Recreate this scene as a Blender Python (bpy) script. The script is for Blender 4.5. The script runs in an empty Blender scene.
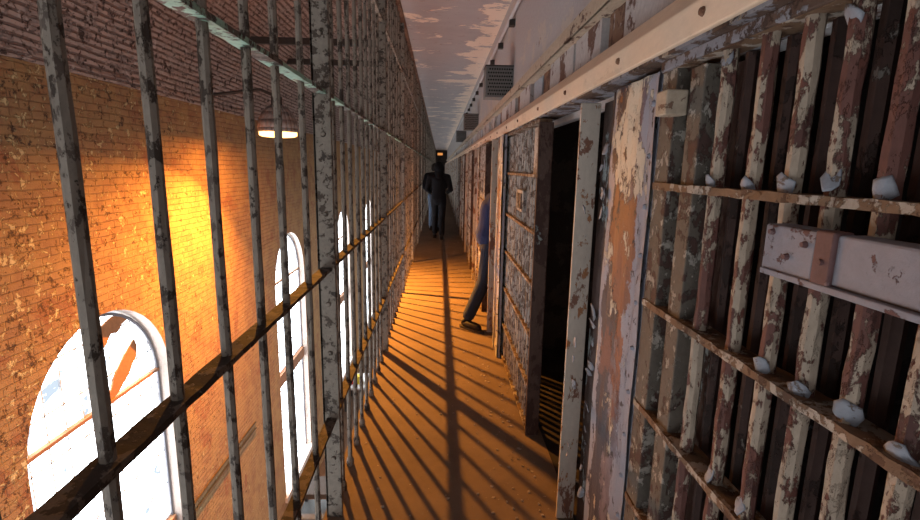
import bpy, bmesh, math, random
from mathutils import Vector, Matrix
random.seed(7)
S = bpy.context.scene
COL = S.collection
PI = math.pi

# ------------------------------------------------------------------ materials
class NT:
    def __init__(s, name):
        s.m = bpy.data.materials.new(name); s.m.use_nodes = True
        s.t = s.m.node_tree; s.t.nodes.clear()
        s.out = s.n('ShaderNodeOutputMaterial')
        s.b = s.n('ShaderNodeBsdfPrincipled'); s.l(s.b.outputs[0], s.out.inputs[0])
    def n(s, typ, **kw):
        x = s.t.nodes.new(typ)
        for k, v in kw.items(): setattr(x, k, v)
        return x
    def l(s, a, b): s.t.links.new(a, b)
    def coords(s, scale=(1, 1, 1), rnd=True):
        tc = s.n('ShaderNodeTexCoord'); o = tc.outputs['Object']
        if rnd:
            oi = s.n('ShaderNodeObjectInfo'); ml = s.n('ShaderNodeMath', operation='MULTIPLY'); ml.inputs[1].default_value = 37.0
            s.l(oi.outputs['Random'], ml.inputs[0])
            ad = s.n('ShaderNodeVectorMath', operation='ADD'); s.l(o, ad.inputs[0]); s.l(ml.outputs[0], ad.inputs[1]); o = ad.outputs[0]
        mp = s.n('ShaderNodeVectorMath', operation='MULTIPLY'); s.l(o, mp.inputs[0]); mp.inputs[1].default_value = scale
        return mp.outputs[0]
    def noise(s, vec, scale, detail=5, rough=.6, dist=0, off=0):
        if off:
            a = s.n('ShaderNodeVectorMath', operation='ADD'); s.l(vec, a.inputs[0]); a.inputs[1].default_value = (off, off * 1.7, off * .6); vec = a.outputs[0]
        x = s.n('ShaderNodeTexNoise'); x.inputs['Scale'].default_value = scale; x.inputs['Detail'].default_value = detail
        x.inputs['Roughness'].default_value = rough; x.inputs['Distortion'].default_value = dist
        s.l(vec, x.inputs['Vector']); return x.outputs['Fac']
    def step(s, v, t, w=.012):
        r = s.n('ShaderNodeMapRange'); r.inputs[1].default_value = t - w; r.inputs[2].default_value = t + w
        s.l(v, r.inputs[0]); return r.outputs[0]
    def mix(s, f, a, b, mode='MIX'):
        x = s.n('ShaderNodeMix', data_type='RGBA', blend_type=mode)
        if isinstance(f, (int, float)): x.inputs[0].default_value = f
        else: s.l(f, x.inputs[0])
        for v, i in ((a, 6), (b, 7)):
            if isinstance(v, tuple): x.inputs[i].default_value = (*v, 1)
            else: s.l(v, x.inputs[i])
        return x.outputs[2]
    def math(s, op, a, b=None):
        x = s.n('ShaderNodeMath', operation=op)
        for v, i in ((a, 0), (b, 1)):
            if v is None: continue
            if isinstance(v, (int, float)): x.inputs[i].default_value = v
            else: s.l(v, x.inputs[i])
        return x.outputs[0]
    def bump(s, h, strength=.5, dist=.01):
        b = s.n('ShaderNodeBump'); b.inputs['Strength'].default_value = strength; b.inputs['Distance'].default_value = dist
        s.l(h, b.inputs['Height']); s.l(b.outputs[0], s.b.inputs['Normal'])
    def done(s, col, rough=.8, spec=.3, metal=0):
        if isinstance(col, tuple): s.b.inputs['Base Color'].default_value = (*col, 1)
        else: s.l(col, s.b.inputs['Base Color'])
        s.b.inputs['Roughness'].default_value = rough; s.b.inputs['Specular IOR Level'].default_value = spec
        s.b.inputs['Metallic'].default_value = metal
        return s.m

def peel(name, base, layers, scale=(1, 1, 1), rough=.75, bump=.6, grime=.45, spec=.3):
    """base metal / old coat, then flaking coats: (colour, noise scale, threshold) each."""
    t = NT(name); v = t.coords(scale)
    col = base; h = None
    for i, (c, sc, th) in enumerate(layers):
        m = t.step(t.noise(v, sc, 10, .70, .15, off=3.1 * (i + 1)), th, .010)
        col = t.mix(m, col, c)
        h = m if h is None else t.math('ADD', t.math('MULTIPLY', h, .6), m)
    fine = t.noise(v, 60, 4, .7, off=9)
    g = t.math('ADD', t.math('MULTIPLY', fine, grime * 1.6), 1 - grime * .8)
    gc = t.n('ShaderNodeCombineColor')
    for i in range(3): t.l(g, gc.inputs[i])
    col = t.mix(1.0, col, gc.outputs[0], 'MULTIPLY')
    hh = t.math('ADD', h if h is not None else fine, t.math('MULTIPLY', fine, .5))
    t.bump(hh, bump, .004)
    return t.done(col, rough, spec)

def plain(name, c, rough=.7, n=.25, sc=30, spec=.3):
    t = NT(name); v = t.coords()
    f = t.noise(v, sc, 5, .65)
    g = t.math('ADD', t.math('MULTIPLY', f, n * 2), 1 - n)
    gc = t.n('ShaderNodeCombineColor')
    for i in range(3): t.l(g, gc.inputs[i])
    t.bump(f, .3, .003)
    return t.done(t.mix(1.0, c, gc.outputs[0], 'MULTIPLY'), rough, spec)

def emit(name, c, strength, var=0.0):
    t = NT(name); e = t.n('ShaderNodeEmission')
    if var:
        v = t.coords(); f = t.noise(v, 1.6, 3, .5)
        r = t.n('ShaderNodeMapRange'); r.inputs[1].default_value = .3; r.inputs[2].default_value = .7
        r.inputs[3].default_value = strength * (1 - var); r.inputs[4].default_value = strength * (1 + var); t.l(f, r.inputs[0])
        t.l(r.outputs[0], e.inputs[1])
    else: e.inputs[1].default_value = strength
    e.inputs[0].default_value = (*c, 1)
    t.l(e.outputs[0], t.out.inputs[0]); return t.m

def brick_mat():
    t = NT('painted_brick'); tc = t.n('ShaderNodeTexCoord')
    sp = t.n('ShaderNodeSeparateXYZ'); t.l(tc.outputs['Object'], sp.inputs[0])
    cb = t.n('ShaderNodeCombineXYZ'); t.l(sp.outputs[1], cb.inputs[0]); t.l(sp.outputs[2], cb.inputs[1])
    v0 = tc.outputs['Object']
    wob = t.n('ShaderNodeTexNoise'); wob.inputs['Scale'].default_value = 6; t.l(v0, wob.inputs['Vector'])
    wm = t.n('ShaderNodeVectorMath', operation='SCALE'); t.l(wob.outputs['Color'], wm.inputs[0]); wm.inputs['Scale'].default_value = .025
    wa = t.n('ShaderNodeVectorMath', operation='ADD'); t.l(cb.outputs[0], wa.inputs[0]); t.l(wm.outputs[0], wa.inputs[1])
    br = t.n('ShaderNodeTexBrick'); t.l(wa.outputs[0], br.inputs['Vector'])
    br.inputs['Scale'].default_value = 1; br.inputs['Brick Width'].default_value = .2; br.inputs['Row Height'].default_value = .066
    br.inputs['Mortar Size'].default_value = .006; br.inputs['Mortar Smooth'].default_value = .6
    br.inputs['Color1'].default_value = (.33, .175, .09, 1); br.inputs['Color2'].default_value = (.40, .225, .115, 1); br.inputs['Mortar'].default_value = (.275, .155, .083, 1)
    col = br.outputs['Color']
    # old ochre coat that is wearing off
    n1 = t.noise(v0, 3.5, 9, .68, .3)
    col = t.mix(t.math('MULTIPLY', t.step(n1, .5, .07), .85), col, (.44, .265, .12))
    # red bare brick where the face has spalled
    n4 = t.noise(v0, 2.2, 8, .7, off=11)
    col = t.mix(t.step(n4, .6, .03), col, (.33, .15, .08))
    # chipped pits and loose flakes, thinning out along the wall
    grad = t.n('ShaderNodeMapRange'); grad.inputs[1].default_value = 2.5; grad.inputs[2].default_value = 9.0
    grad.inputs[3].default_value = 0; grad.inputs[4].default_value = .1; t.l(sp.outputs[1], grad.inputs[0])
    n2 = t.math('SUBTRACT', t.noise(v0, 15, 9, .78, .3, off=5), grad.outputs[0])
    pit = t.step(n2, .555, .012)
    col = t.mix(pit, col, (.13, .075, .05))
    n3 = t.math('SUBTRACT', t.noise(v0, 14, 6, .7, .5, off=21), t.math('MULTIPLY', grad.outputs[0], 1.0))
    fl = t.step(n3, .562, .012)
    col = t.mix(fl, col, (.72, .56, .30))
    fine = t.noise(v0, 70, 4, .7)
    h = t.math('ADD', t.math('MULTIPLY', br.outputs['Fac'], -.55), t.math('MULTIPLY', fine, .4))
    h = t.math('ADD', h, t.math('MULTIPLY', pit, -1.3)); h = t.math('ADD', h, t.math('MULTIPLY', fl, .8))
    h = t.math('ADD', h, t.math('MULTIPLY', n1, .6))
    t.bump(h, 1.0, .02)
    return t.done(col, .85, .2)

def lath_mat():
    t = NT('broken_plaster_on_lath'); tc = t.n('ShaderNodeTexCoord'); v = tc.outputs['Object']
    sp = t.n('ShaderNodeSeparateXYZ'); t.l(v, sp.inputs[0])
    w = t.math('ADD', sp.outputs[2], t.math('MULTIPLY', sp.outputs[0], .35))
    w = t.math('ADD', w, t.math('MULTIPLY', t.noise(v, 2.5, 7, .7), .035))
    s = t.math('SINE', t.math('MULTIPLY', w, 105.0))
    sl = t.step(s, -.3, .35)
    n = t.noise(v, 7, 8, .72, .4)
    col = t.mix(sl, (.22, .155, .135), (.50, .39, .35))
    pl = t.step(n, .545, .02)
    col = t.mix(pl, col, (.40, .31, .28))
    chip = t.step(t.noise(v, 15, 6, .7, .6, off=4), .575, .02)
    col = t.mix(chip, col, (.11, .075, .065))
    fl = t.step(t.noise(v, 12, 6, .7, .6, off=14), .62, .02)
    col = t.mix(fl, col, (.58, .5, .46))
    h = t.math('ADD', t.math('MULTIPLY', sl, .8), t.math('MULTIPLY', pl, .7)); h = t.math('SUBTRACT', h, t.math('MULTIPLY', chip, 1.2))
    t.bump(h, .9, .015)
    return t.done(col, .9, .15)

def floor_mat():
    t = NT('dusty_concrete'); v = t.coords(rnd=False)
    n1 = t.noise(v, 2.2, 8, .65); n2 = t.noise(v, 28, 6, .7)
    col = t.mix(t.step(n1, .5, .2), (.17, .12, .09), (.26, .19, .14))
    col = t.mix(t.step(n2, .62, .05), col, (.19, .14, .11))
    col = t.mix(t.step(t.noise(v, 55, 3, .6, off=8), .71, .02), col, (.5, .44, .38))
    t.bump(t.math('ADD', t.math('MULTIPLY', n2, .8), n1), .55, .008)
    return t.done(col, .8, .25)

def ceiling_mat():
    t = NT('peeling_ceiling_paint'); v = t.coords((1.0, 1.7, 1), rnd=False)
    tc = t.n('ShaderNodeTexCoord'); sp = t.n('ShaderNodeSeparateXYZ'); t.l(tc.outputs['Object'], sp.inputs[0])
    n1 = t.noise(v, 1.5, 12, .66, .1)
    e = t.n('ShaderNodeMapRange'); e.inputs[1].default_value = .32; e.inputs[2].default_value = .75; e.inputs[3].default_value = 0; e.inputs[4].default_value = .20
    t.l(sp.outputs[0], e.inputs[0])
    m = t.step(t.math('ADD', n1, e.outputs[0]), .585, .012)
    base = t.mix(t.noise(v, 3, 6, .6, off=4), (.33, .305, .32), (.44, .405, .415))
    col = t.mix(m, base, (.76, .63, .53))
    k = t.step(t.noise(v, 9, 6, .7, .5, off=7), .64, .015)
    col = t.mix(k, col, (.25, .18, .15))
    t.bump(t.math('ADD', t.math('MULTIPLY', m, -1.0), t.math('MULTIPLY', t.noise(v, 30, 4, .6), .4)), .6, .006)
    return t.done(col, .75, .25)

def plate_mat():
    """old steel sheet: mauve primer, a rusted field, lilac strips left on its edges and curling cream chips"""
    t = NT('lilac_plate_paint'); tc = t.n('ShaderNodeTexCoord'); v = tc.outputs['Object']
    sp = t.n('ShaderNodeSeparateXYZ'); t.l(v, sp.inputs[0]); Y, Z = sp.outputs[1], sp.outputs[2]
    mp = t.n('ShaderNodeVectorMath', operation='MULTIPLY'); t.l(v, mp.inputs[0]); mp.inputs[1].default_value = (1, 1, .65); u = mp.outputs[0]
    n = lambda sc, off: t.noise(u, sc, 10, .68, .2, off=off)
    def zone(val, c, half):       # 1 at c, 0 beyond half
        return t.math('SUBTRACT', 1.0, t.math('DIVIDE', t.math('ABSOLUTE', t.math('SUBTRACT', val, c)), half))
    def masked(z, nz, k, th): return t.step(t.math('ADD', t.math('MULTIPLY', z, k), nz), th, .012)
    col = t.mix(t.step(n(5, 2), .5, .05), (.14, .115, .14), (.21, .18, .21))
    # navy-black bare streak and the rust field
    navy = masked(zone(Y, 1.60, .16), n(5, 6), .35, .66); col = t.mix(navy, col, (.05, .045, .06))
    zr = t.math('MINIMUM', zone(Y, 1.50, .15), zone(Z, 1.38, .55))
    rust = masked(zr, n(6, 9), .26, .60)
    rc = t.mix(n(9, 14), (.10, .04, .028), (.34, .135, .06)); col = t.mix(rust, col, rc)
    low = masked(zone(Z, .95, .4), n(7, 17), .3, .78); col = t.mix(low, col, (.15, .07, .055))
    # lilac strips on both edges
    li = t.math('MAXIMUM', zone(Y, 1.37, .09), zone(Y, 1.68, .06))
    col = t.mix(masked(li, n(6, 20), .30, .60), col, (.30, .31, .37))
    # cream coat at the head and chips everywhere
    cr = t.math('MINIMUM', zone(Y, 1.52, .16), zone(Z, 1.74, .26))
    chips = t.math('MAXIMUM', masked(cr, n(8, 23), .24, .58), t.step(n(9, 27), .60, .012))
    col = t.mix(chips, col, (.56, .51, .42))
    dk = t.step(n(22, 31), .60, .015); col = t.mix(dk, col, (.05, .035, .035))
    fine = t.noise(v, 60, 4, .7)
    t.bump(t.math('ADD', t.math('ADD', chips, t.math('MULTIPLY', rust, -.6)), t.math('MULTIPLY', fine, .5)), .8, .006)
    return t.done(col, .55, .35)

def pane_mat():
    """grimy panes with bright daylight behind them"""
    t = NT('bright_daylit_pane'); e = t.n('ShaderNodeEmission'); tc = t.n('ShaderNodeTexCoord'); v = tc.outputs['Object']
    d = t.math('MULTIPLY', t.step(t.noise(v, 2.6, 5, .6, .4), .60, .03), t.step(t.noise(v, 7, 4, .6, off=4), .44, .05))
    c = t.mix(d, (.92, .97, 1.0), (.70, .82, .95)); t.l(c, e.inputs[0])
    t.l(t.math('SUBTRACT', 9.0, t.math('MULTIPLY', d, 8.1)), e.inputs[1]); t.l(e.outputs[0], t.out.inputs[0]); return t.m

M = {}
M['brick'] = brick_mat(); M['lath'] = lath_mat(); M['floor'] = floor_mat(); M['ceiling'] = ceiling_mat()
M['fence'] = peel('grey_green_peeled_bar', (.05, .036, .028), [((.235, .20, .165), 26, .45), ((.11, .085, .07), 34, .57), ((.20, .29, .25), 9, .68)], (1, 1, .6), .65)
M['fence_mint'] = peel('mint_peeled_rail', (.05, .038, .032), [((.13, .11, .095), 14, .5), ((.33, .55, .45), 6, .52)], (1, 1, 1), .6)
M['rail'] = peel('dusty_dark_rail', (.045, .034, .028), [((.14, .11, .09), 16, .52), ((.25, .21, .18), 30, .62)], (1, 1, 1), .75)
M['post'] = peel('pitted_grey_post', (.06, .05, .043), [((.25, .22, .185), 14, .43), ((.08, .062, .05), 30, .56)], (1, 1, 1), .7)
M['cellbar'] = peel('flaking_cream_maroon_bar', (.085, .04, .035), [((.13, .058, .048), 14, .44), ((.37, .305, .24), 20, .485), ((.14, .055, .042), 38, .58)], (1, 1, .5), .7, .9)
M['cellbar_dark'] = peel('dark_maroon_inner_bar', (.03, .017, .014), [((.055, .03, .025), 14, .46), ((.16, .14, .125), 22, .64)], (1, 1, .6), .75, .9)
M['crossbar'] = peel('rust_brown_crossbar', (.10, .055, .035), [((.17, .105, .065), 20, .45), ((.38, .33, .28), 15, .53)], (1, 1, 1), .75, .8)
M['stile'] = peel('dark_flecked_stile', (.075, .043, .037), [((.12, .105, .088), 12, .46), ((.33, .31, .275), 26, .56)], (1, 1, .7), .75, .9)
M['stile_brown'] = peel('brown_stile', (.06, .032, .026), [((.10, .062, .05), 9, .5), ((.32, .36, .36), 7, .62)], (1, 1, .5), .7)
M['doorgrey'] = peel('grey_flaked_grate', (.085, .058, .048), [((.20, .165, .145), 20, .40), ((.44, .42, .40), 28, .48)], (1, 1, .7), .75, .9)
M['beam'] = peel('cream_beam_paint', (.36, .17, .085), [((.74, .59, .45), 5, .30), ((.66, .52, .39), 3, .55), ((.30, .15, .08), 9, .655), ((.34, .62, .64), 7, .70)], (1, .45, 1), .65, .35, .15)
M['plate'] = plate_mat()
M['flange'] = peel('cream_lilac_flange', (.30, .14, .075), [((.52, .46, .40), 6, .40), ((.20, .10, .07), 8, .57), ((.45, .47, .52), 5, .66), ((.33, .15, .07), 22, .60)], (1, 1, .5), .65, .6, .25)
M['web'] = peel('dark_web_blue_peel', (.05, .034, .03), [((.075, .05, .046), 6, .5), ((.27, .33, .36), 4.2, .56)], (1, 1, .6), .65, .9)
M['bluepeel'] = peel('curled_pale_blue_paint', (.14, .11, .095), [((.25, .27, .315), 30, .42)], (1, 1, 1), .6, .6)
M['lockbox'] = peel('lilac_lockbox', (.12, .06, .06), [((.235, .235, .275), 9, .40), ((.12, .06, .06), 24, .60), ((.13, .075, .07), 7, .66)], (1, 1, 1), .55, .8, .25)
M['crust'] = peel('crusted_blue_grey_soffit', (.10, .065, .05), [((.24, .245, .28), 11, .49), ((.40, .34, .28), 9, .60), ((.06, .04, .035), 24, .58)], (1, 1, 1), .7, .9)
M['lockdark'] = peel('maroon_lock_strap', (.13, .07, .07), [((.2, .13, .13), 20, .55)], (1, 1, 1), .6)
M['upper'] = peel('grey_white_steel_plate', (.16, .075, .055), [((.40, .385, .395), 3.2, .33), ((.46, .42, .385), 2.2, .56), ((.13, .07, .055), 5.5, .69)], (1, .7, 1), .7, .5, .25)
M['panelwhite'] = peel('white_strip', (.13, .075, .06), [((.42, .40, .40), 5, .43)], (1, 1, .7), .7)
M['panelbrown'] = peel('brown_strip', (.10, .05, .035), [((.19, .115, .08), 6, .5), ((.38, .37, .38), 6, .62)], (1, 1, .7), .75)
M['panelblue'] = peel('blue_strip', (.12, .08, .07), [((.3, .34, .4), 5, .42)], (1, 1, .7), .7)
M['angle'] = peel('tan_angle_iron', (.10, .055, .04), [((.42, .345, .265), 7, .42), ((.2, .12, .085), 12, .62)], (1, .5, 1), .7)
M['rustangle'] = peel('rusty_edge_angle', (.13, .06, .035), [((.21, .11, .07), 8, .5), ((.34, .27, .22), 14, .64)], (1, .5, 1), .75)
M['conduit'] = plain('pale_conduit', (.5, .5, .52), .5, .15)
M['darkmetal'] = plain('dark_iron', (.05, .045, .042), .6, .3)
M['perf'] = plain('grey_perforated_sheet', (.17, .175, .175), .6, .25)
M['hole'] = plain('black_hole', (.012, .012, .012), .9, .1)
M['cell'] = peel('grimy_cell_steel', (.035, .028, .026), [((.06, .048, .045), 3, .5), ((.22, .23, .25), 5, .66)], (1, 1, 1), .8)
M['winframe'] = plain('grey_window_iron', (.5, .55, .6), .6, .2)
M['winwood'] = plain('brown_window_timber', (.33, .16, .085), .75, .3)
M['board'] = plain('splintered_brown_board', (.40, .17, .07), .8, .4)
M['archiron'] = plain('blue_grey_arch_iron', (.16, .16, .18), .6, .3)
M['reveal'] = plain('dusty_reveal_plaster', (.60, .52, .47), .85, .2)
M['glass'] = pane_mat()
M['lampglass'] = emit('amber_lamp_lens', (1.0, .5, .15), 6.0)
M['lamphood'] = plain('grey_lamp_hood', (.30, .27, .26), .6, .2)
M['endlamp'] = emit('far_amber_lamp', (1.0, .38, .10), .7)
M['black_cloth'] = plain('black_coat_cloth', (.006, .006, .009), .9, .3, 60)
M['jeans'] = plain('dark_denim', (.022, .032, .058), .85, .35, 90)
M['blue_cloth'] = plain('navy_fleece', (.022, .034, .10), .9, .3, 60)
M['skin'] = plain('skin', (.48, .30, .22), .6, .1)
M['shoe'] = plain('dark_shoe_leather', (.018, .016, .016), .6, .2)
M['sole'] = plain('shoe_sole', (.06, .05, .045), .8, .2)
M['hair'] = plain('dark_hair', (.018, .013, .01), .6, .3)
M['paleblue'] = plain('washed_denim', (.12, .18, .28), .85, .25, 90)
M['white'] = plain('white_cloth', (.6, .6, .6), .8, .1)
M['red'] = plain('red_card', (.5, .03, .03), .6, .1)
M['yellow'] = plain('yellow_card', (.6, .45, .05), .6, .1)
M['debris'] = plain('paint_chip', (.40, .34, .29), .8, .35)

# ------------------------------------------------------------------ mesh helpers
class MB:
    def __init__(s): s.v = []; s.f = []
    def poly(s, pts):
        i = len(s.v); s.v += [tuple(p) for p in pts]; s.f.append(tuple(range(i, i + len(pts)))); return s
    def box(s, x0, x1, y0, y1, z0, z1):
        i = len(s.v)
        s.v += [(x, y, z) for z in (z0, z1) for y in (y0, y1) for x in (x0, x1)]
        for q in ((0, 2, 3, 1), (4, 5, 7, 6), (0, 1, 5, 4), (2, 6, 7, 3), (0, 4, 6, 2), (1, 3, 7, 5)): s.f.append(tuple(i + k for k in q))
        return s
    def tube(s, pts, r, n=8, jit=0, rot=0):
        """swept round bar along pts; r a number or list"""
        pts = [Vector(p) for p in pts]; rings = []
        for k, p in enumerate(pts):
            d = (pts[min(k + 1, len(pts) - 1)] - pts[max(k - 1, 0)]).normalized()
            a = Vector((1, 0, 0)) if abs(d.x) < .9 else Vector((0, 1, 0))
            u = (a - a.dot(d) * d).normalized(); w = d.cross(u)
            rr = r[k] if isinstance(r, (list, tuple)) else r
            i = len(s.v)
            for q in range(n):
                t = 2 * PI * q / n + rot; r2 = rr * (1 + random.uniform(-jit, jit))
                s.v.append(tuple(p + u * math.cos(t) * r2 + w * math.sin(t) * r2))
            rings.append(i)
        for a, b in zip(rings, rings[1:]):
            for q in range(n): s.f.append((a + q, a + (q + 1) % n, b + (q + 1) % n, b + q))
        s.f.append(tuple(rings[0] + q for q in range(n))[::-1]); s.f.append(tuple(rings[-1] + q for q in range(n)))
        return s
    def prism(s, prof, y0, y1):
        """profile of (x, z) points swept along y"""
        i = len(s.v); n = len(prof)
        s.v += [(x, y0, z) for x, z in prof] + [(x, y1, z) for x, z in prof]
        for q in range(n): s.f.append((i + q, i + (q + 1) % n, i + n + (q + 1) % n, i + n + q))
        s.f.append(tuple(i + q for q in range(n))[::-1]); s.f.append(tuple(i + n + q for q in range(n)))
        return s
    def build(s, name, mat, parent=None, bevel=0, smooth=False, **props):
        me = bpy.data.meshes.new(name); me.from_pydata(s.v, [], s.f)
        bm = bmesh.new(); bm.from_mesh(me); bmesh.ops.recalc_face_normals(bm, faces=bm.faces); bm.to_mesh(me); bm.free()
        if smooth:
            for p in me.polygons: p.use_smooth = True
        me.materials.append(mat)
        o = bpy.data.objects.new(name, me); COL.objects.link(o)
        if parent: o.parent = parent
        if bevel:
            b = o.modifiers.new('bevel', 'BEVEL'); b.width = bevel; b.segments = 2
        for k, v in props.items(): o[k] = v
        return o
def box(*a): return MB().box(*a)
def struct(o): o['kind'] = 'structure'; return o
def tag(o, label, cat, group=None):
    o['label'] = label; o['category'] = cat
    if group: o['group'] = group
    return o
def thing(name, label, cat, loc=(0, 0, 0), group=None):
    o = bpy.data.objects.new(name, None); COL.objects.link(o); o.location = loc; o.empty_display_size = .1
    return tag(o, label, cat, group)
def dup(root, loc, label=None):
    def cp(o, par):
        c = o.copy(); COL.objects.link(c)
        if par: c.parent = par
        for ch in [k for k in o.children]: cp(ch, c)
        return c
    r = cp(root, None); r.location = loc
    if label: r['label'] = label
    return r

Y0, Y1 = -3.0, 50.0          # stretch of the tier that is built
W = -3.1                     # inner face of the outer brick wall
ZC = 3.25                    # tier ceiling
ZG = -6.3                    # ground floor of the cell hall

# ------------------------------------------------------------------ setting
struct(box(-.52, .64, Y0, Y1, -.14, 0).build('floor', M['floor']))
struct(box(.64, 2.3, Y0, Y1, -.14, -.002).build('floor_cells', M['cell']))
struct(box(-.52, .72, Y0, Y1, ZC, ZC + .14).build('ceiling', M['ceiling']))
struct(box(W - .5, .6, Y0, Y1, ZG - .1, ZG).build('floor_ground', M['floor']))
# cells behind the front
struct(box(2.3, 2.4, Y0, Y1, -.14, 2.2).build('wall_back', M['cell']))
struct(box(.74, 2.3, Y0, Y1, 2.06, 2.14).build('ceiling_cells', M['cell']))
# upper steel wall over the cells
struct(box(.70, .74, Y0, Y1, 1.86, ZC).build('wall_right', M['upper']))
struct(box(-.6, 2.4, Y1, Y1 + .1, -.14, ZC + .14).build('wall_end', M['cell']))
struct(box(-.60, -.54, Y0, Y1, ZC + .14, 4.0).build('wall_fascia', M['lath']))

# outer brick wall with tall arched windows
WA, WB, WS, WT = 1.0, -5.15, -.79, 2.35     # half width, bottom, springing, top of the plain brick
PITCH = 5.70
centres = [4.48 + PITCH * k for k in range(-1, 8)]
arc = [(math.cos(PI * k / 20), math.sin(PI * k / 20)) for k in range(21)]
m = MB(); rv = []
edges_y = [Y0] + [c + PITCH / 2 for c in centres]
for c, ya, yb in zip(centres, edges_y, edges_y[1:]):
    if c == centres[-1]: yb = Y1
    q = lambda y0, y1, z0, z1: m.poly([(W, y0, z0), (W, y1, z0), (W, y1, z1), (W, y0, z1)])
    if ya < c - WA: q(ya, c - WA, ZG, WT)
    q(c + WA, yb, ZG, WT); q(c - WA, c + WA, ZG, WB)
    for (a0, b0), (a1, b1) in zip(arc, arc[1:]):
        m.poly([(W, c + WA * a0, WS + WA * b0), (W, c + WA * a1, WS + WA * b1), (W, c + WA * a1, WT), (W, c + WA * a0, WT)])
    r = MB(); out = [(c + WA, WB)] + [(c + WA * a, WS + WA * b) for a, b in arc] + [(c - WA, WB)]
    for (p, a), (p2, b) in zip(out, out[1:] + out[:1]):
        r.poly([(W, p, a), (W, p2, b), (W - .17, p2 + (c - p2) * .05, b), (W - .17, p + (c - p) * .05, a)])
    rv.append((c, r))
wl = struct(m.build('wall_left', M['brick']))
for c, r in rv: struct(r.build('trim_%d' % (rv.index((c, r)) + 1), M['reveal']))
# cove of plaster lath above the brick, and the roof over the gap
cov = MB(); N = 14; pr = []
for k in range(N + 1):
    t = k / N * PI / 2
    pr.append((W + .04 + 1.5 * (1 - math.cos(t)), WT + 1.65 * math.sin(t)))
pr.append((-.54, WT + 1.65))
for (a, b), (a2, b2) in zip(pr, pr[1:]):
    n = 1
    cov.poly([(a, Y0, b), (a2, Y0, b2), (a2, Y1, b2), (a, Y1, b)])
struct(cov.build('wall_cove', M['lath'], smooth=True))
struct(box(W - .3, -.6, Y1, Y1 + .1, ZG, 4.0).build('wall_end_gap', M['brick']))
struct(box(W - .01, W + .05, Y0, Y1, WT - .03, WT + .03).build('trim_corbel', M['lath']))

def window(i, c, detail):
    xg = W - .15
    pane = MB(); a = WA * .955
    pane.poly([(xg, c + a, WB)] + [(xg, c + a * u, WS + a * v) for u, v in arc] + [(xg, c - a, WB)])
    w = bpy.data.objects.new('window_%d' % i, None); COL.objects.link(w); w['kind'] = 'structure'
    pane.build('pane', M['glass'], w)
    fr = MB()
    o = [(c + a, WB)] + [(c + a * u, WS + a * v) for u, v in arc] + [(c - a, WB)]
    fr.tube([(xg + .03, p, z) for p, z in o], .018, 6)
    fr.build('window_frame', M['archiron'], w)
    mu = MB(); nz = 18
    for k in range(-4, 5):
        y = c + k * a / 4.6
        zt = WS + math.sqrt(max(0, a * a - (y - c) ** 2))
        mu.box(xg + .004, xg + .022, y - .0065, y + .0065, WB, zt)
    for k in range(1, 13):
        z = WB + k * .425
        h = a if z < WS else math.sqrt(max(.01, a * a - (z - WS) ** 2))
        mu.box(xg + .004, xg + .022, c - h, c + h, z - .0065, z + .0065)
    mu.build('muntin', M['winframe'], w)
    box(xg + .0, xg + .08, c - a, c + a, -2.86, -2.62).build('transom', M['winwood'], w)
    box(xg + .0, xg + .05, c - a, c + a, WS + .04, WS + .075).build('transom', M['winwood'], w)
    box(xg + .0, W + .05, c - WA - .08, c + WA + .08, WB - .1, WB + .012).build('sill', M['reveal'], w)
    return w
for i, c in enumerate(centres): window(i + 1, c, i < 5)

# splintered boards left in the nearest arch
def strip(pts, x, th, name, parent=None):
    """irregular board from (y, z) outline"""
    pts = [(c1 + (y - c1 + .03) * 1.107, 1.6 - (1.6 - z) * 1.107) for y, z in pts]
    m = MB(); n = len(pts); m.v = [(x, y, z) for y, z in pts] + [(x + th, y, z) for y, z in pts]
    m.f = [tuple(range(n)), tuple(range(2 * n - 1, n - 1, -1))] + [(k, (k + 1) % n, n + (k + 1) % n, n + k) for k in range(n)]
    return m.build(name, M['board'], parent)
c1 = centres[1]
b = strip([(c1 + .02, -.47), (c1 + .12, -.40), (c1 + .18, -.30), (c1 + .3, -.20), (c1 + .40, -.13), (c1 + .50, -.07), (c1 + .54, -.14), (c1 + .51, -.24), (c1 + .44, -.30), (c1 + .38, -.37), (c1 + .3, -.41), (c1 + .22, -.47), (c1 + .1, -.50)], W - .13, .015, 'broken_board')
tag(b, 'splintered brown board slanting above the crossbar of the nearest arched window', 'board')
b = strip([(c1 - .02, .10), (c1 + .08, .19), (c1 + .24, .24), (c1 + .40, .20), (c1 + .44, .15), (c1 + .36, .13), (c1 + .28, .07), (c1 + .2, .09), (c1 + .1, .0), (c1 + .02, .01)], W - .13, .015, 'broken_board')
tag(b, 'ragged brown board tucked under the crown of the nearest arched window', 'board')

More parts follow.
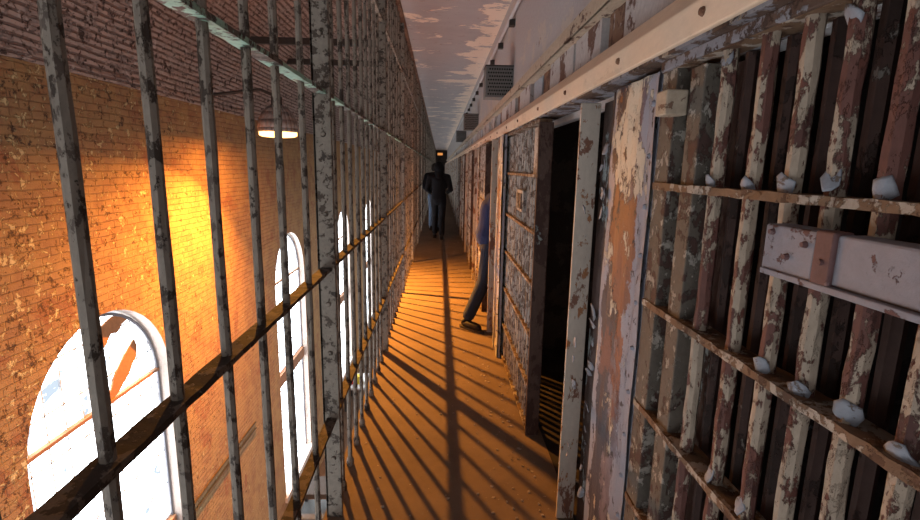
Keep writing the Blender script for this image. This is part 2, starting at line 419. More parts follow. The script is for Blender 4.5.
# ------------------------------------------------------------------ fence on the open side of the walkway
FX = -.47
ys = [-.92, -.71, -.5, -.29, -.08, .13, .33, .475, .655, .845, 1.055, 1.27, 1.49, 1.75]
POST0 = 2.04
y = 2.23
posts = [POST0 - 2.06 * 1 - .01]
posts = [POST0 + 2.05 * k for k in range(-1, 24)]
while y < Y1:
    if min(abs(y - p) for p in posts) > .08: ys.append(y)
    y += .205
fence = thing('security_fence', 'tall fence of peeling grey-green iron bars on the open side of the walkway', 'fence', (0, 0, 0))
far = MB()
for k, y in enumerate(sorted(ys, key=lambda t: abs(t))):
    if k < 96:
        near = y < 3
        n = 30 if near else 6
        lx = random.uniform(-.004, .004)
        pts = [(FX + lx * q / n, y + random.uniform(-.0012, .0012), .0 + ZC * q / n) for q in range(n + 1)]
        mb = MB().tube(pts, .0115, 8, .09 if near else .05, PI / 8)
        o = mb.build('bar', M['fence'], fence)
        if y < 12:
            MB().tube([(FX, y, 0), (FX, y, .035), (FX, y, .05)], [.02, .019, .012], 8, .08).build('collar', M['post'], o)
    else: far.tube([(FX, y, 0), (FX, y, ZC)], .0115, 6)
far.build('bar', M['fence'], fence, kind='stuff')
for p in posts:
    if p > Y1: continue
    MB().box(FX - .036, FX + .036, p - .012, p + .012, 0, ZC).box(FX - .036, FX - .024, p - .012, p + .05, 0, ZC).build('post', M['post'], fence, .003)
    if p < 8:
        for z in (.3, .8, 1.02, 1.4, 1.72, 2.1, 2.45): MB().tube([(FX + .004, p - .012, z), (FX + .004, p - .02, z)], [.012, .007], 8).build('rivet', M['post'], fence)
for z, mt in ((.49, 'rail'), (1.172, 'rail'), (1.88, 'fence_mint'), (2.70, 'fence')):
    n = 90; mb = MB(); i = 0
    ring = []
    # slightly uneven flat bar, finer close to the viewer
    yy = [Y0]
    while yy[-1] < Y1: yy.append(min(Y1, yy[-1] + (.05 if yy[-1] < 3 else .5)))
    for yk in yy:
        j = lambda a=.0014: random.uniform(-a, a) if yk < 4 else 0
        i = len(mb.v)
        mb.v += [(FX - .021 + j(), yk, z - .007 + j()), (FX + .021 + j(), yk, z - .007 + j()), (FX + .021 + j(), yk, z + .007 + j()), (FX - .021 + j(), yk, z + .007 + j())]
        ring.append(i)
    for a, b_ in zip(ring, ring[1:]):
        for q in range(4): mb.f.append((a + q, a + (q + 1) % 4, b_ + (q + 1) % 4, b_ + q))
    mb.build('rail', M[mt], fence)
MB().box(FX - .05, FX - .04, Y0, Y1, ZC - .10, ZC).box(FX - .04, FX + .05, Y0, Y1, ZC - .012, ZC).build('top_angle', M['rustangle'], fence)

# ------------------------------------------------------------------ cell fronts
CX = [0]  # current offset
ZB = [.03, .31, .62, .93, 1.235, 1.56, 1.86]   # crossbar heights

def flake(p, s, ang, parent):
    """curled scrap of paint clinging to a bar"""
    P = Vector(p); n = 9; rings = []
    rot = Matrix.Rotation(ang, 3, 'Z') @ Matrix.Rotation(random.uniform(-.5, .5), 3, 'Y')
    out = [random.uniform(.75, 1.1) for _ in range(n)]; ph = random.uniform(0, 6)
    lift = random.uniform(-.1, .2)
    m = MB()
    def pt(r, k):
        a = 2 * PI * k / n + ph; y = r * out[k] * math.cos(a) * s * .5; z = r * out[k] * math.sin(a) * s * .62
        x = -.016 + y * y * 14 - lift * max(0, z) * r + random.uniform(-.0025, .0025) * r
        return P + rot @ Vector((x, y, z))
    rg = [[pt(r, k) for k in range(n)] for r in (.4, .75, 1)]
    c = P + rot @ Vector((-.017, 0, 0))
    m.v = [tuple(c)] + [tuple(q) for ring in rg for q in ring]
    for k in range(n):
        k2 = (k + 1) % n
        m.f.append((0, 1 + k, 1 + k2))
        for a in (0, 1): m.f.append((1 + a * n + k, 1 + (a + 1) * n + k, 1 + (a + 1) * n + k2, 1 + a * n + k2))
    o = m.build('paint_flake', M['bluepeel'], parent, smooth=True)
    s_ = o.modifiers.new('thickness', 'SOLIDIFY'); s_.thickness = .0018
    return o

# ---- the near cell door, built at its place
XD = .58
near = thing('cell_door', 'nearest barred cell door with flaking cream and maroon bars', 'cell door', (XD, .3, 0))
def loc_box(x0, x1, y0, y1, z0, z1): return box(x0 - XD, x1 - XD, y0 - .3, y1 - .3, z0, z1)
bar_ys = [1.062, .935, .828, .735, .643, .55, .455, .36, .265, .17, .075, -.02]
for y in bar_ys:
    n = 40
    pts = [(.026 + random.uniform(-.001, .001), y - .3 + random.uniform(-.001, .001), .03 + 1.83 * q / n) for q in range(n + 1)]
    MB().tube(pts, .0155, 8, .07, PI / 8).build('bar', M['cellbar'], near)
    pts = [(.075, y - .3 + .004, .03 + 1.82 * q / 10) for q in range(11)]
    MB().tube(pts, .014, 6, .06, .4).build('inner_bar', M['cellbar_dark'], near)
for z in ZB:
    m = MB(); yy = [-.2 + .03 * k for k in range(52)]; rings = []
    for yk in yy:
        j = lambda: random.uniform(-.0018, .0018)
        i = len(m.v); rings.append(i)
        m.v += [(0 + j(), yk - .3, z - .009 + j()), (.062, yk - .3, z - .009), (.062, yk - .3, z + .006 + j()), (0 + j(), yk - .3, z + .008 + j())]
    for a, b_ in zip(rings, rings[1:]):
        for q in range(4): m.f.append((a + q, a + (q + 1) % 4, b_ + (q + 1) % 4, b_ + q))
    m.f += [tuple(rings[0] + q for q in range(4)), tuple(rings[-1] + q for q in range(4))]
    m.build('crossbar', M['crossbar'], near)
loc_box(.592, .66, 1.135, 1.20, .0, 1.84).build('stile', M['stile'], near, .003)
loc_box(.585, .655, 1.255, 1.335, .0, 1.875).build('stile', M['stile'], near, .003)
loc_box(.66, .67, 1.10, 1.34, .0, 1.84).build('back_plate', M['stile_brown'], near)
loc_box(.545, .60, 1.215, 1.275, 1.735, 1.795).build('bracket', M['angle'], near, .004)
loc_box(.575, .66, -.2, 1.33, 1.852, 1.878).build('head_plate', M['crust'], near, .003)
lk = loc_box(.553, .60, .69, .805, 1.44, 1.517).build('lock_box', M['lockbox'], near, .004, label='lilac lock housing with dark flaked spots')
loc_box(.550, .58, .655, .69, 1.437, 1.52).build('strap', M['lockdark'], lk, .003)
loc_box(.556, .60, .25, .657, 1.444, 1.517).build('cover_plate', M['lockbox'], lk, .004)
loc_box(.548, .60, .25, .80, 1.433, 1.443).build('lip', M['lockbox'], lk, .002)
for yy_, zz in ((.71, 1.495), (.745, 1.47), (.785, 1.505), (.672, 1.475)): MB().tube([(.555 - XD, yy_ - .3, zz), (.546 - XD, yy_ - .3, zz)], [.006, .004], 8).build('bolt', M['lockdark'], lk)
for k, y in enumerate(bar_ys):
    for z in ZB[:-1]:
        if random.random() < .72: flake((.025, y - .3, z + .012 + random.uniform(.004, .015)), random.uniform(.030, .042), random.uniform(-.2, .7), near)
    if random.random() < .4: flake((.028, y - .3, 1.83), random.uniform(.03, .04), random.uniform(-.3, .6), near)

# ---- wall plate, recess and door jamb between two cells
def make_post(name, label):
    t = thing(name, label, 'steel post')
    m = MB()
    ny, nz = 12, 50
    # plate sheet with a little buckling
    for a in range(ny):
        for b in range(nz):
            f = lambda i, k: (.0 + .004 * math.sin(i * 1.7 + k * .31) * math.sin(k * .23), 1.345 + .335 * i / ny, 1.86 * k / nz)
            m.poly([f(a, b), f(a + 1, b), f(a + 1, b + 1), f(a, b + 1)])
    m.box(.012, .03, 1.345, 1.68, 0, 1.86)
    m.build('wall_plate', M['plate'], t)
    for k in range(13): MB().tube([(0, 1.365, .1 + .14 * k), (-.009, 1.365, .1 + .14 * k)], [.009, .005], 8).build('rivet', M['plate'], t)
    box(.0, .075, 1.68, 1.692, 0, 1.86).build('plate_edge', M['web'], t)
    box(.072, .084, 1.692, 2.0, 0, 1.86).build('web', M['web'], t)
    box(-.022, .058, 2.0, 2.016, 0, 1.86).build('flange', M['flange'], t, .003)
    box(.0, .06, 2.016, 2.05, 0, 1.86).build('jamb', M['stile_brown'], t)
    return t
p1 = make_post('door_post', 'lilac and rust peeling steel plate post beside the nearest cell door'); p1.location = (XD, 0, 0)
for k in range(34):
    z = random.uniform(.25, 1.8); flake((.0 + .09 * (k % 2) * .8, 1.355 + (.36 if k % 3 else .55) + random.uniform(-.02, .02), z), random.uniform(.02, .045), random.uniform(-.4, .4), p1)

# ---- sliding grate doors further along
def make_door(name, label, width, full=True):
    t = thing(name, label, 'cell door')
    if not full:
        m = MB()
        for k in range(14): m.box(.0, .05, .1 + (width - .1) * k / 14, .1 + (width - .1) * k / 14 + .028, .02, 1.83)
        for z in ZB: m.box(-.012, .055, .0, width, z - .012, z + .012)
        m.box(-.01, .06, 0, .06, .0, 1.85); m.box(-.01, .06, width - .05, width, .0, 1.85)
        m.build('grate', M['doorgrey'], t); return t
    box(-.015, .065, 0, .022, .0, 1.85).build('stile', M['stile_brown'], t, .003)
    box(-.012, .05, width - .035, width, .0, 1.85).build('stile', M['crossbar'], t, .003)
    nb = 15
    for k in range(nb):
        y = .05 + (width - .10) * (k + .5) / nb
        pts = [(.016, y, .02 + 1.82 * q / 16) for q in range(17)]
        MB().tube(pts, .0145, 8, .07, PI / 8).build('bar', M['doorgrey'], t)
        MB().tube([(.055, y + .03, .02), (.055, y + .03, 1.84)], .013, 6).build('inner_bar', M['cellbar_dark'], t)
    for z in ZB: box(-.012, .055, .012, width - .01, z - .008, z + .008).build('crossbar', M['crossbar'], t)
    lp = box(-.018, .03, .42, .66, 1.32, 1.46).build('latch_plate', M['doorgrey'], t, .003)
    for a in (.45, .55): box(-.026, -.01, a, a + .075, 1.34, 1.44).build('latch', M['stile'], lp, .003)
    box(.0, .012, .05, .2, 1.56, 1.83).build('patch_plate', M['doorgrey'], t)
    return t
Y2 = 2.72
d2 = make_door('cell_door', 'grey flaked grate door just past the first open doorway', 1.46); d2.location = (.55, Y2, 0)
def post_at(y, x, label, group=None):
    o = dup(p1_clean, (x, y - 2.0, 0), label)
    if group: o['group'] = group
    return o
p1_clean = make_post('door_post', 'dark recessed post with lit flange beside the doorway the person leans into')
p1_clean.location = (.50, 4.62 - 2.0, 0)
# doorway pitch further along
U = 2.32
flanges = [4.62 + U * k for k in range(1, 20) if 4.62 + U * k < Y1 - .5]
dn = None; df = None
ordn = ['third', 'fourth', 'fifth', 'sixth']
for k, yf in enumerate(flanges):
    yd = yf - U + .70     # door starts past the doorway
    wd = U - .70 - .66
    if k < 4:
        lab = ['rusty grate door behind the leaning person, first past the occupied doorway', 'grate cell door second past the occupied doorway', 'grate cell door third past the occupied doorway', 'grate cell door level with the person in black walking away'][k]
        if dn is None: dn = make_door('cell_door', lab, wd); dn.location = (.50, yd, 0)
        else: dup(dn, (.50, yd, 0), lab)
        post_at(yf, .50, ['steel post first past the occupied doorway', 'steel post second past the occupied doorway', 'steel post third past the occupied doorway', 'steel post level with the person in black walking away'][k])
    else:
        lab = 'small dim grate cell door far down the tier beyond the person in black'
        if df is None:
            df = make_door('cell_door', lab, wd, False); df.location = (.50, yd, 0); df['group'] = 'cell doors far down the tier'
            t = thing('door_post', 'small dim steel post far down the tier beyond the person in black', 'steel post', (.50, yf - 2.0, 0), 'posts far down the tier')
            MB().box(0, .03, 1.345, 1.72, 0, 1.86).box(.07, .084, 1.72, 2, 0, 1.86).box(-.02, .084, 2.0, 2.05, 0, 1.86).build('frame', M['flange'], t)
            fp = t
        else:
            dup(df, (.50, yd, 0)); dup(fp, (.50, yf - 2.0, 0))
# partitions between the cells
for k, yf in enumerate([2.0, 4.62] + flanges):
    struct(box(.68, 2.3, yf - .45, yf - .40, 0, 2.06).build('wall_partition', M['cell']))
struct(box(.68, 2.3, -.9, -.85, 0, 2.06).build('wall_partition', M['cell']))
struct(box(.60, .66, Y0, -.25, 0, 1.86).build('wall_front', M['cell']))

# ------------------------------------------------------------------ beam and fittings over the cells
bm_ = thing('steel_beam', 'long cream painted steel beam running above the cell doors', 'beam')
mb = MB(); prof = [(.53, 1.882), (.53, 1.949), (.58, 2.018), (.699, 2.018), (.699, 1.90), (.55, 1.90), (.545, 1.882)]
mb.prism(prof, Y0, Y1).build('beam_face', M['beam'], bm_, .004)
for k in range(24):
    y = .35 + .62 * k + random.uniform(-.1, .1)
    MB().tube([(.531, y, 1.92), (.523, y, 1.92)], [.011, .007], 8).build('bolt', M['rustangle'], bm_)
box(.55, .66, Y0, Y1, 1.878, 1.899).build('soffit_plate', M['crust'], bm_)

an = thing('angle_iron', 'tan flaking angle iron along the steel wall above the beam', 'angle iron')
MB().box(.60, .699, Y0, Y1, 2.20, 2.212).box(.595, .607, Y0, Y1, 2.20, 2.262).build('flange', M['angle'], an)
y = 1.6
while y < 20:
    box(.63, .699, y, y + .06, 2.213, 2.30).build('clip', M['rustangle'], an); y += .62
# upright strips between beam and angle iron
y = .2; k = 0
mats = ['panelwhite', 'panelbrown', 'panelblue', 'panelwhite', 'panelbrown', 'panelwhite']
seq = [.55, .28, .34, .5, .22, .42]
labs = {}
while y < 24:
    w = seq[k % 6]; mt = mats[k % 6]
    o = box(.665 - (.02 if mt == 'panelwhite' else 0), .70, y, y + w - .04, 2.018, 2.20).build('filler_plate', M[mt])
    nm = {'panelwhite': 'white', 'panelbrown': 'brown', 'panelblue': 'blue-grey'}[mt]
    if y < 4.2: lab = '%s flaking filler plate above the beam, over the %s' % (nm, ['lock housing of the nearest door', 'middle of the nearest barred door', 'far end of the nearest barred door', 'lilac plate post', 'jamb of the first open doorway', 'first open doorway', 'near end of the grey grate door', 'near part of the grey grate door', 'middle of the grey grate door', 'far part of the grey grate door', 'far end of the grey grate door'][min(k, 10)]); g = None
    else: lab = '%s filler plate above the beam past the second doorway' % nm; g = '%s filler plates along the tier' % nm
    tag(o, lab, 'plate', g)
    y += w; k += 1

cd = thing('conduit_pipe', 'thin pale conduit pipe high on the right steel wall near the ceiling', 'pipe')
MB().tube([(.655, Y0, 3.0), (.655, 10, 3.0), (.655, 26, 3.0)], .016, 8).build('pipe', M['conduit'], cd, smooth=True)
for k in range(14): box(.645, .699, 1.35 + .9 * k, 1.42 + .9 * k, 2.93, 2.99).build('clamp', M['darkmetal'], cd)
def vent(y, label):
    t = thing('perforated_box', label, 'vent box', (.43, y, 2.275))
    box(0, .269, 0, .22, 0, .285).build('body', M['perf'], t, .004)
    h = MB()
    for a in range(10):
        for b in range(8):
            x = .03 + .235 * (a + .5 * (b % 2)) / 10; z = .03 + .23 * b / 7
            h.tube([(x, .002, z), (x, -.002, z)], .0085, 8)
    h.build('grille', M['hole'], t)
    box(-.004, .27, -.006, .22, .285, .297).build('lid', M['darkmetal'], t)
    return t
v1 = vent(4.95, 'nearest grey perforated vent box on the upper right wall')
dup(v1, (.43, 9.3, 2.275), 'middle perforated vent box on the upper right wall')
dup(v1, (.43, 13.6, 2.275), 'farthest perforated vent box on the upper right wall')

# ------------------------------------------------------------------ lamp, cables, ties and things on the hall side
LX, LY, LZ = -2.12, 6.7, 1.985
lamp = thing('flood_lamp', 'amber hooded flood lamp bracketed to the brick wall', 'lamp', (LX, LY, LZ))
hd = MB(); n = 24; prof = [(.25, 0), (.25, .05), (.235, .15), (.195, .25), (.12, .32), (.05, .345), (.0, .347)]
for (r0, z0), (r1, z1) in zip(prof, prof[1:]):
    for q in range(n):
        a0, a1 = 2 * PI * q / n, 2 * PI * (q + 1) / n
        P = lambda r, a, z: (r * math.cos(a), r * math.sin(a), z + .02)
        if r1 > 0: hd.poly([P(r0, a0, z0), P(r0, a1, z0), P(r1, a1, z1), P(r1, a0, z1)])
        else: hd.poly([P(r0, a0, z0), P(r0, a1, z0), P(0, 0, z1)])
o = hd.build('hood', M['lamphood'], lamp, smooth=True)
o.modifiers.new('thickness', 'SOLIDIFY').thickness = .006
ln = MB(); pl = [(.235, .03), (.235, -.02), (.20, -.035), (.12, -.042), (0, -.045)]
for (r0, z0), (r1, z1) in zip(pl, pl[1:]):
    for q in range(n):
        a0, a1 = 2 * PI * q / n, 2 * PI * (q + 1) / n
        P = lambda r, a, z: (r * math.cos(a), r * math.sin(a), z)
        if r1 > 0: ln.poly([P(r0, a0, z0), P(r0, a1, z0), P(r1, a1, z1), P(r1, a0, z1)])
        else: ln.poly([P(r0, a0, z0), P(r0, a1, z0), P(0, 0, z1)])
ln.build('lens', M['lampglass'], lamp, smooth=True)
MB().tube([(0, 0, .35), (0, 0, .47)], .07, 12).build('ballast', M['darkmetal'], lamp)
MB().tube([(0, 0, .47), (-.2, 0, .55), (W - LX, 0, .45)], .022, 8).build('bracket_arm', M['darkmetal'], lamp)

for dz, nm in ((0, 'upper'), (.11, 'lower')):
    mb = MB(); pts = [(W + .02, y_, -2.70 - dz + .02 * math.sin(y_ * 1.3)) for y_ in [1 + .4 * k for k in range(0, 18)]]
    tag(mb.tube(pts, .011, 6).build('wall_cable', M['darkmetal']), '%s of the two dark cables strung along the brick wall' % nm, 'cable')
for y_, z_, lab in ((7.6, 3.30, 'dark tie beam crossing the gap behind the lamp top'), (9.3, 3.35, 'second dark tie beam crossing the gap past the lamp')):
    tag(MB().box(-3.0, -.56, y_, y_ + .07, z_, z_ + .09).build('tie_beam', M['darkmetal']), lab, 'beam')
# display table far below on the hall floor
tb = thing('display_table', 'white topped table on the hall floor far below the fence', 'table', (-2.72, 15.5, ZG))
box(-.33, .33, -.6, .6, .76, .82).build('table_top', M['white'], tb)
for a in (-.28, .28):
    for b in (-.55, .55): box(a - .03, a + .03, b - .03, b + .03, 0, .76).build('leg', M['darkmetal'], tb)
tag(box(-2.98, -2.78, 15.2, 15.45, ZG + .82, ZG + 1.12).build('display_box', M['red']), 'red box on the white table far below', 'box')
tag(box(-2.68, -2.5, 15.2, 15.45, ZG + .82, ZG + 1.08).build('display_box', M['yellow']), 'yellow box on the white table far below', 'box')

rk = thing('steel_rack', 'dark two-shelf steel rack on the hall floor below the lamp', 'rack', (-2.45, 9.3, ZG))
box(-.4, .4, -.3, .3, 1.22, 1.32).build('top_shelf', M['darkmetal'], rk)
box(-.4, .4, -.3, .3, .72, .76).build('lower_shelf', M['perf'], rk)
for a in (-.36, .36):
    for b in (-.26, .26): box(a - .03, a + .03, b - .03, b + .03, 0, 1.22).build('leg', M['darkmetal'], rk)
# litter of paint chips along the foot of the cells
db = MB()
for k in range(420):
    y = random.choice([random.uniform(1.6, 6), random.uniform(1, 14)])
    x = .52 - abs(random.gauss(0, .16)) if random.random() < .75 else random.uniform(-.42, .5)
    if x < -.44 or (y > 3.6 and x > .42) or x > .53: continue
    if abs(y - 4.8) < .4 and x > .1 or 10.7 < y < 13.2: continue
    s = random.uniform(.003, .011); a = random.uniform(0, 6.3)
    pts = [(x + s * math.cos(a + t) * random.uniform(.6, 1.2), y + s * math.sin(a + t) * random.uniform(.6, 1.2), .001 + random.uniform(0, .005)) for t in (0, 1.3, 2.6, 3.9, 5.2)]
    i = len(db.v); db.v += pts + [(p[0], p[1], 0.0005) for p in pts]
    db.f.append((i, i + 1, i + 2, i + 3, i + 4))
    for q in range(5): db.f.append((i + q, i + (q + 1) % 5, i + 5 + (q + 1) % 5, i + 5 + q))
o = db.build('paint_chips', M['debris']); o['kind'] = 'stuff'; tag(o, 'scattered paint chips and grit along the walkway floor', 'debris')

# ------------------------------------------------------------------ people
def skin(name, J, E, mat, parent, root, sub=2):
    names = list(J); me = bpy.data.meshes.new(name)
    me.from_pydata([J[n][0] for n in names], [(names.index(a), names.index(b)) for a, b in E], [])
    o = bpy.data.objects.new(name, me); COL.objects.link(o); o.parent = parent
    md = o.modifiers.new('skin', 'SKIN'); md.use_smooth_shade = True
    for i, n in enumerate(names):
        r = J[n][1]; r = (r, r) if isinstance(r, (int, float)) else r
        sv = me.skin_vertices[0].data[i]; sv.radius = r; sv.use_root = (n == root)
    sb = o.modifiers.new('sub', 'SUBSURF'); sb.levels = sub; sb.render_levels = sub
    me.materials.append(mat)
    return o
def cloth(name, J, E, mat, parent, side, vox=.014):
    """a garment: tapering limbs and trunk merged into one smooth surface"""
    side = Vector(side).normalized(); bm = bmesh.new()
    def ball(c, r): bmesh.ops.create_icosphere(bm, subdivisions=2, radius=r, matrix=Matrix.Translation(c))
    for a, b in E:
        (pa, ra), (pb, rb) = J[a], J[b]; pa, pb = Vector(pa), Vector(pb)
        w = lambda r: (r[0] - r[1], r[1]) if isinstance(r, tuple) else (0, r)
        (oa, ra), (ob, rb) = w(ra), w(rb)
        n = max(3, int((pb - pa).length / .02))
        for k in range(n + 1):
            t = k / n; r = ra + (rb - ra) * t; o_ = oa + (ob - oa) * t; c = pa.lerp(pb, t)
            for u in ((-1, -.33, .33, 1) if o_ > .002 else (0,)): ball(c + side * o_ * u, r)
    me = bpy.data.meshes.new(name); bm.to_mesh(me); bm.free(); me.materials.append(mat)
    o = bpy.data.objects.new(name, me); COL.objects.link(o); o.parent = parent
    rm = o.modifiers.new('remesh', 'REMESH'); rm.mode = 'VOXEL'; rm.voxel_size = vox; rm.use_smooth_shade = True
    sm = o.modifiers.new('smooth', 'SMOOTH'); sm.factor = .5; sm.iterations = 6
    return o
def lerp(a, b, t): return tuple(a[i] + (b[i] - a[i]) * t for i in range(3))
def person(label, P, top, legs, shoe_dir, hooded, loc):
    """P: joint positions; one continuous body, clothes over it"""
    t = thing('person', label, 'person', loc)
    hip, ch, nk, hd_ = P['hip'], P['chest'], P['neck'], P['head']
    J = {'hip': (hip, .085), 'waist': (lerp(hip, ch, .45), .075), 'chest': (ch, .08), 'neck': (nk, .05), 'jaw': (lerp(nk, hd_, .55), .062), 'head': (hd_, (.078, .092)), 'crown': (P['crown'], .06)}
    E = [('hip', 'waist'), ('waist', 'chest'), ('chest', 'neck'), ('neck', 'jaw'), ('jaw', 'head'), ('head', 'crown')]
    hl = -.16 if hooded else .14
    TJ = {'edge': (lerp(hip, ch, hl), (.17, .135)), 'hem': (lerp(hip, ch, hl + .06), (.178, .14)), 'waist': (lerp(hip, ch, .4), (.16, .13)), 'chest': (lerp(ch, hip, .04), (.17, .14)), 'upper': (lerp(ch, nk, .45), (.14, .115)), 'collar': (lerp(ch, nk, .9), .064)}
    TE = [('edge', 'hem'), ('hem', 'waist'), ('waist', 'chest'), ('chest', 'upper'), ('upper', 'collar')]
    LJ = {'waist': (lerp(hip, ch, .22), (.13, .10)), 'hip': (hip, (.135, .105))}; LE = [('waist', 'hip')]
    for s in 'lr':
        J['sh' + s] = (P['sh' + s], .05); J['el' + s] = (P['el' + s], .038); J['wr' + s] = (P['wr' + s], .026)
        J['pa' + s] = (P['pa' + s], .03)
        E += [('chest', 'sh' + s), ('sh' + s, 'el' + s), ('el' + s, 'wr' + s), ('wr' + s, 'pa' + s)]
        TJ['sh' + s] = (P['sh' + s], .085); TJ['el' + s] = (P['el' + s], .06); TJ['wr' + s] = (lerp(P['wr' + s], P['el' + s], .1), .045)
        TE += [('upper', 'sh' + s), ('sh' + s, 'el' + s), ('el' + s, 'wr' + s)]
        J['th' + s] = (P['th' + s], .075); J['kn' + s] = (P['kn' + s], .05); J['an' + s] = (P['an' + s], .036)
        E += [('hip', 'th' + s), ('th' + s, 'kn' + s), ('kn' + s, 'an' + s)]
        LJ['th' + s] = (P['th' + s], .098); LJ['kn' + s] = (P['kn' + s], .072); LJ['an' + s] = (lerp(P['an' + s], P['kn' + s], .10), .066)
        LE += [('hip', 'th' + s), ('th' + s, 'kn' + s), ('kn' + s, 'an' + s)]
        # five fingers from the palm
        pa = Vector(P['pa' + s]); d = (pa - Vector(P['wr' + s])).normalized(); side = d.cross(Vector((0, 0, 1)));
        side = side.normalized() if side.length > .1 else Vector((1, 0, 0))
        cur = Vector((0, 0, -.3))
        for q, L in enumerate((.062, .072, .068, .052)):
            b0 = pa + side * (.03 - .02 * q); n0 = 'f%s%d' % (s, q)
            J[n0 + 'a'] = (tuple(b0 + d * .03), .0095); J[n0 + 'b'] = (tuple(b0 + d * (.03 + L * .55) + cur * .02), .0085); J[n0 + 'c'] = (tuple(b0 + d * (.03 + L * .9) + cur * .09), .007)
            E += [('pa' + s, n0 + 'a'), (n0 + 'a', n0 + 'b'), (n0 + 'b', n0 + 'c')]
        J['t%sa' % s] = (tuple(pa + side * .042 - d * .005), .011); J['t%sb' % s] = (tuple(pa + side * .058 + d * .03), .009)
        E += [('pa' + s, 't%sa' % s), ('t%sa' % s, 't%sb' % s)]
    body = skin('body', J, E, M['skin'], t, 'hip')
    ax = Vector(P['shr']) - Vector(P['shl'])
    cloth('jacket' if hooded else 'sweatshirt', TJ, TE, M[top], t, ax)
    cloth('trousers', LJ, LE, M[legs], t, ax)
    for s in 'lr':
        a = Vector(P['an' + s]); d = Vector(shoe_dir[s]).normalized(); z = Vector((0, 0, -1))
        fl = a.z - .045
        b0 = Vector((a.x, a.y, P.get('sole', 0) + .045)) if False else a + z * (a.z - .05 if a.z < .16 else .07)
        sj = {'heel': (tuple(b0 - d * .055), .043), 'mid': (tuple(b0 + d * .05), .044), 'ball': (tuple(b0 + d * .14 + z * .006), .042), 'toe': (tuple(b0 + d * .195 + z * .014), .03), 'top': (tuple(a + Vector((0, 0, .015))), .045)}
        so = skin('shoe', sj, [('heel', 'mid'), ('mid', 'ball'), ('ball', 'toe'), ('heel', 'top')], M['shoe'], t, 'mid')
        m = MB(); o2 = d.cross(Vector((0, 0, 1))).normalized(); out = []
        for u, w in ((-.095, .02), (-.06, .038), (.05, .036), (.14, .044), (.20, .036), (.23, .012)): out.append((u, w))
        ring = [b0 + d * u + o2 * w for u, w in out] + [b0 + d * u - o2 * w for u, w in reversed(out)]
        zb = b0.z - .05; nn = len(ring)
        m.v = [(p.x, p.y, zb) for p in ring] + [(p.x, p.y, zb + .022) for p in ring]
        m.f = [tuple(range(nn))[::-1], tuple(range(nn, 2 * nn))] + [(q, (q + 1) % nn, nn + (q + 1) % nn, nn + q) for q in range(nn)]
        m.build('sole', M['sole'], so)
    # face, ears, hair or hood
    h = Vector(hd_); f = Vector(P['face']).normalized(); up = (Vector(P['crown']) - Vector(nk)).normalized(); sd = f.cross(up).normalized()
    MB().tube([tuple(h + f * .088 + up * .01), tuple(h + f * .108 - up * .022), tuple(h + f * .09 - up * .035)], [.008, .014, .008], 8).build('nose', M['skin'], t, smooth=True)
    for q in (-1, 1):
        e = h + f * .085 + sd * q * .032 + up * .012
        MB().tube([tuple(e), tuple(e + f * .006)], [.011, .006], 8).build('eye', M['hair'], t)
        e = h + sd * q * .082
        MB().tube([tuple(e + up * .03), tuple(e + sd * q * .008), tuple(e - up * .03)], [.008, .015, .008], 8).build('ear', M['skin'], t, smooth=True)
    MB().tube([tuple(h + f * .083 - up * .055 - sd * .024), tuple(h + f * .09 - up * .057), tuple(h + f * .083 - up * .055 + sd * .024)], [.004, .006, .004], 6).build('mouth', M['board'], t)
    Rm = Matrix((sd, f, up)).transposed()
    def shell(name, c, r, mat, face):
        bm = bmesh.new(); bmesh.ops.create_uvsphere(bm, u_segments=20, v_segments=14, radius=1)
        for v in list(bm.verts):
            if v.co.y > face and v.co.z < .62: bm.verts.remove(v)      # open in front of the face
        for v in bm.verts:
            w_ = 1 + .05 * math.sin(v.co.x * 9 + v.co.z * 7)
            v.co = c + Rm @ Vector((v.co.x * r[0] * w_, v.co.y * r[1] * w_, v.co.z * r[2]))
        me = bpy.data.meshes.new(name); bm.to_mesh(me); bm.free(); me.materials.append(mat)
        for p in me.polygons: p.use_smooth = True
        o = bpy.data.objects.new(name, me); COL.objects.link(o); o.parent = t
        sm = o.modifiers.new('thickness', 'SOLIDIFY'); sm.thickness = .008
        return o
    if hooded:
        shell('hood', h - f * .02 + up * .0, (.118, .135, .15), M[top], .55)
        cloth('hood_collar', {'a': (tuple(Vector(nk) - f * .03 - up * .07), .11), 'b': (tuple(Vector(nk) - f * .03 + up * .03), .105), 'c': (tuple(Vector(nk) - f * .03 + up * .07), .09)}, [('a', 'b'), ('b', 'c')], M[top], t, sd)
    else: shell('hair', h - f * .012 + up * .012, (.094, .106, .115), M['hair'], .25)
    return t

# walking away, seen from behind
walk = dict(hip=(0, 0, .93), chest=(0, .02, 1.30), neck=(0, .03, 1.45), head=(0, .05, 1.57), crown=(0, .05, 1.64), face=(0, 1, -.1),
    shl=(-.19, .02, 1.37), shr=(.19, .02, 1.37), ell=(-.27, .0, 1.10), elr=(.27, .0, 1.10), wrl=(-.19, .20, 1.02), wrr=(.19, .20, 1.02),
    pal=(-.14, .27, 1.03), par=(.14, .27, 1.03), thl=(-.085, 0, .86), thr=(.085, -.0, .86), knl=(-.08, .10, .50), knr=(.08, -.03, .48),
    anl=(-.085, .02, .10), anr=(.075, -.25, .10))
walk2 = {k: v for k, v in walk.items()}
person('person in a black hooded coat walking away down the walkway', walk, 'black_cloth', 'black_cloth', {'l': (0, 1, 0), 'r': (0, 1, 0)}, True, (-.02, 11.2, 0))
person('person in pale jeans mostly hidden in front of the walker in black', walk, 'black_cloth', 'paleblue', {'l': (-.1, 1, 0), 'r': (.1, 1, 0)}, False, (-.13, 12.6, 0))
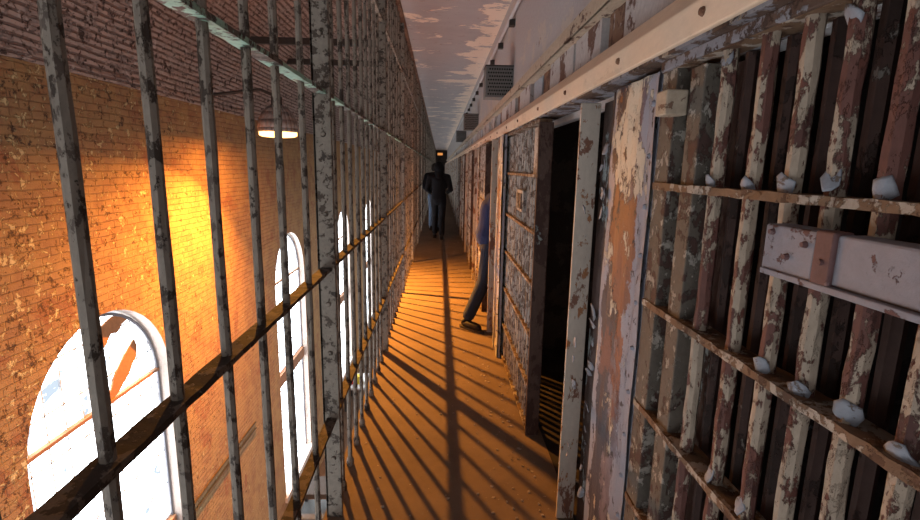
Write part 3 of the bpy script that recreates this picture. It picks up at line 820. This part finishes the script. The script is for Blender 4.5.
# leaning into a doorway, back to the walkway
lean = dict(hip=(.50, 5.02, .86), chest=(.55, 4.97, 1.20), neck=(.67, 4.98, 1.35), head=(.76, 4.98, 1.42), crown=(.81, 4.98, 1.47), face=(1, 0, -.4),
    shl=(.55, 5.15, 1.27), shr=(.56, 4.84, 1.27), ell=(.70, 5.17, 1.05), elr=(.70, 4.84, 1.05), wrl=(.86, 5.10, .98), wrr=(.86, 4.90, .98),
    pal=(.93, 5.08, 1.0), par=(.93, 4.92, 1.0), thl=(.54, 5.10, .80), thr=(.52, 4.93, .80), knl=(.66, 5.09, .46), knr=(.46, 4.86, .46),
    anl=(.62, 5.09, .10), anr=(.29, 4.74, .10))
person('person in a navy sweatshirt and dark jeans leaning into an open cell doorway', lean, 'blue_cloth', 'jeans', {'l': (1, 0, 0), 'r': (.7, -.8, 0)}, False, (0, 0, 0))

# ------------------------------------------------------------------ lights
def light(name, typ, loc, energy, col, **kw):
    d = bpy.data.lights.new(name, typ); d.energy = energy; d.color = col
    for k, v in kw.items(): setattr(d, k, v)
    o = bpy.data.objects.new(name, d); COL.objects.link(o); o.location = loc; return o
light('flood_lamp_light', 'AREA', (LX, LY, LZ - .06), 95, (1.0, .37, .05), shape='DISK', size=.09)
fl = light('flood_lamp_beam', 'AREA', (LX, LY, LZ - .07), 490, (1.0, .37, .05), shape='DISK', size=.09, spread=math.radians(136))
fl.rotation_euler = Vector((.16, -.42, -1)).to_track_quat('-Z', 'Y').to_euler()
el = tag(box(-.25, .25, Y1 - .06, Y1, 2.75, 2.98).build('wall_lamp', M['endlamp']), 'small amber light at the far end of the walkway', 'lamp')

w = bpy.data.worlds.new('World'); S.world = w; w.use_nodes = True
w.node_tree.nodes['Background'].inputs[0].default_value = (.93, .95, 1.0, 1); w.node_tree.nodes['Background'].inputs[1].default_value = .9

# ------------------------------------------------------------------ camera
f_px = 490.0
cam = bpy.data.cameras.new('camera'); co = bpy.data.objects.new('camera', cam); COL.objects.link(co)
cam.sensor_fit = 'HORIZONTAL'; cam.sensor_width = 36; cam.lens = 36 * f_px / 920; cam.clip_start = .02; cam.clip_end = 300
r = math.radians(-.6)
v = Vector((440 - 460, 167 - 260, f_px)).normalized()      # corridor direction in the camera frame (x right, y down, z forward)
d = Vector((math.sin(r), math.cos(r), 0)); d = (d - d.dot(v) * v).normalized(); X = d.cross(v)
R = Matrix((X, v, -d))                                     # rows: world axes in that frame
flip = Matrix(((1, 0, 0), (0, -1, 0), (0, 0, -1)))
co.matrix_world = Matrix.Translation((0, 0, 1.6)) @ (R @ flip).to_4x4()
S.camera = co

vs = S.view_settings; vs.view_transform = 'Standard'; vs.look = 'None'; vs.gamma = 1; vs.use_curve_mapping = False; vs.exposure = 0.18
S.cycles.use_denoising = True
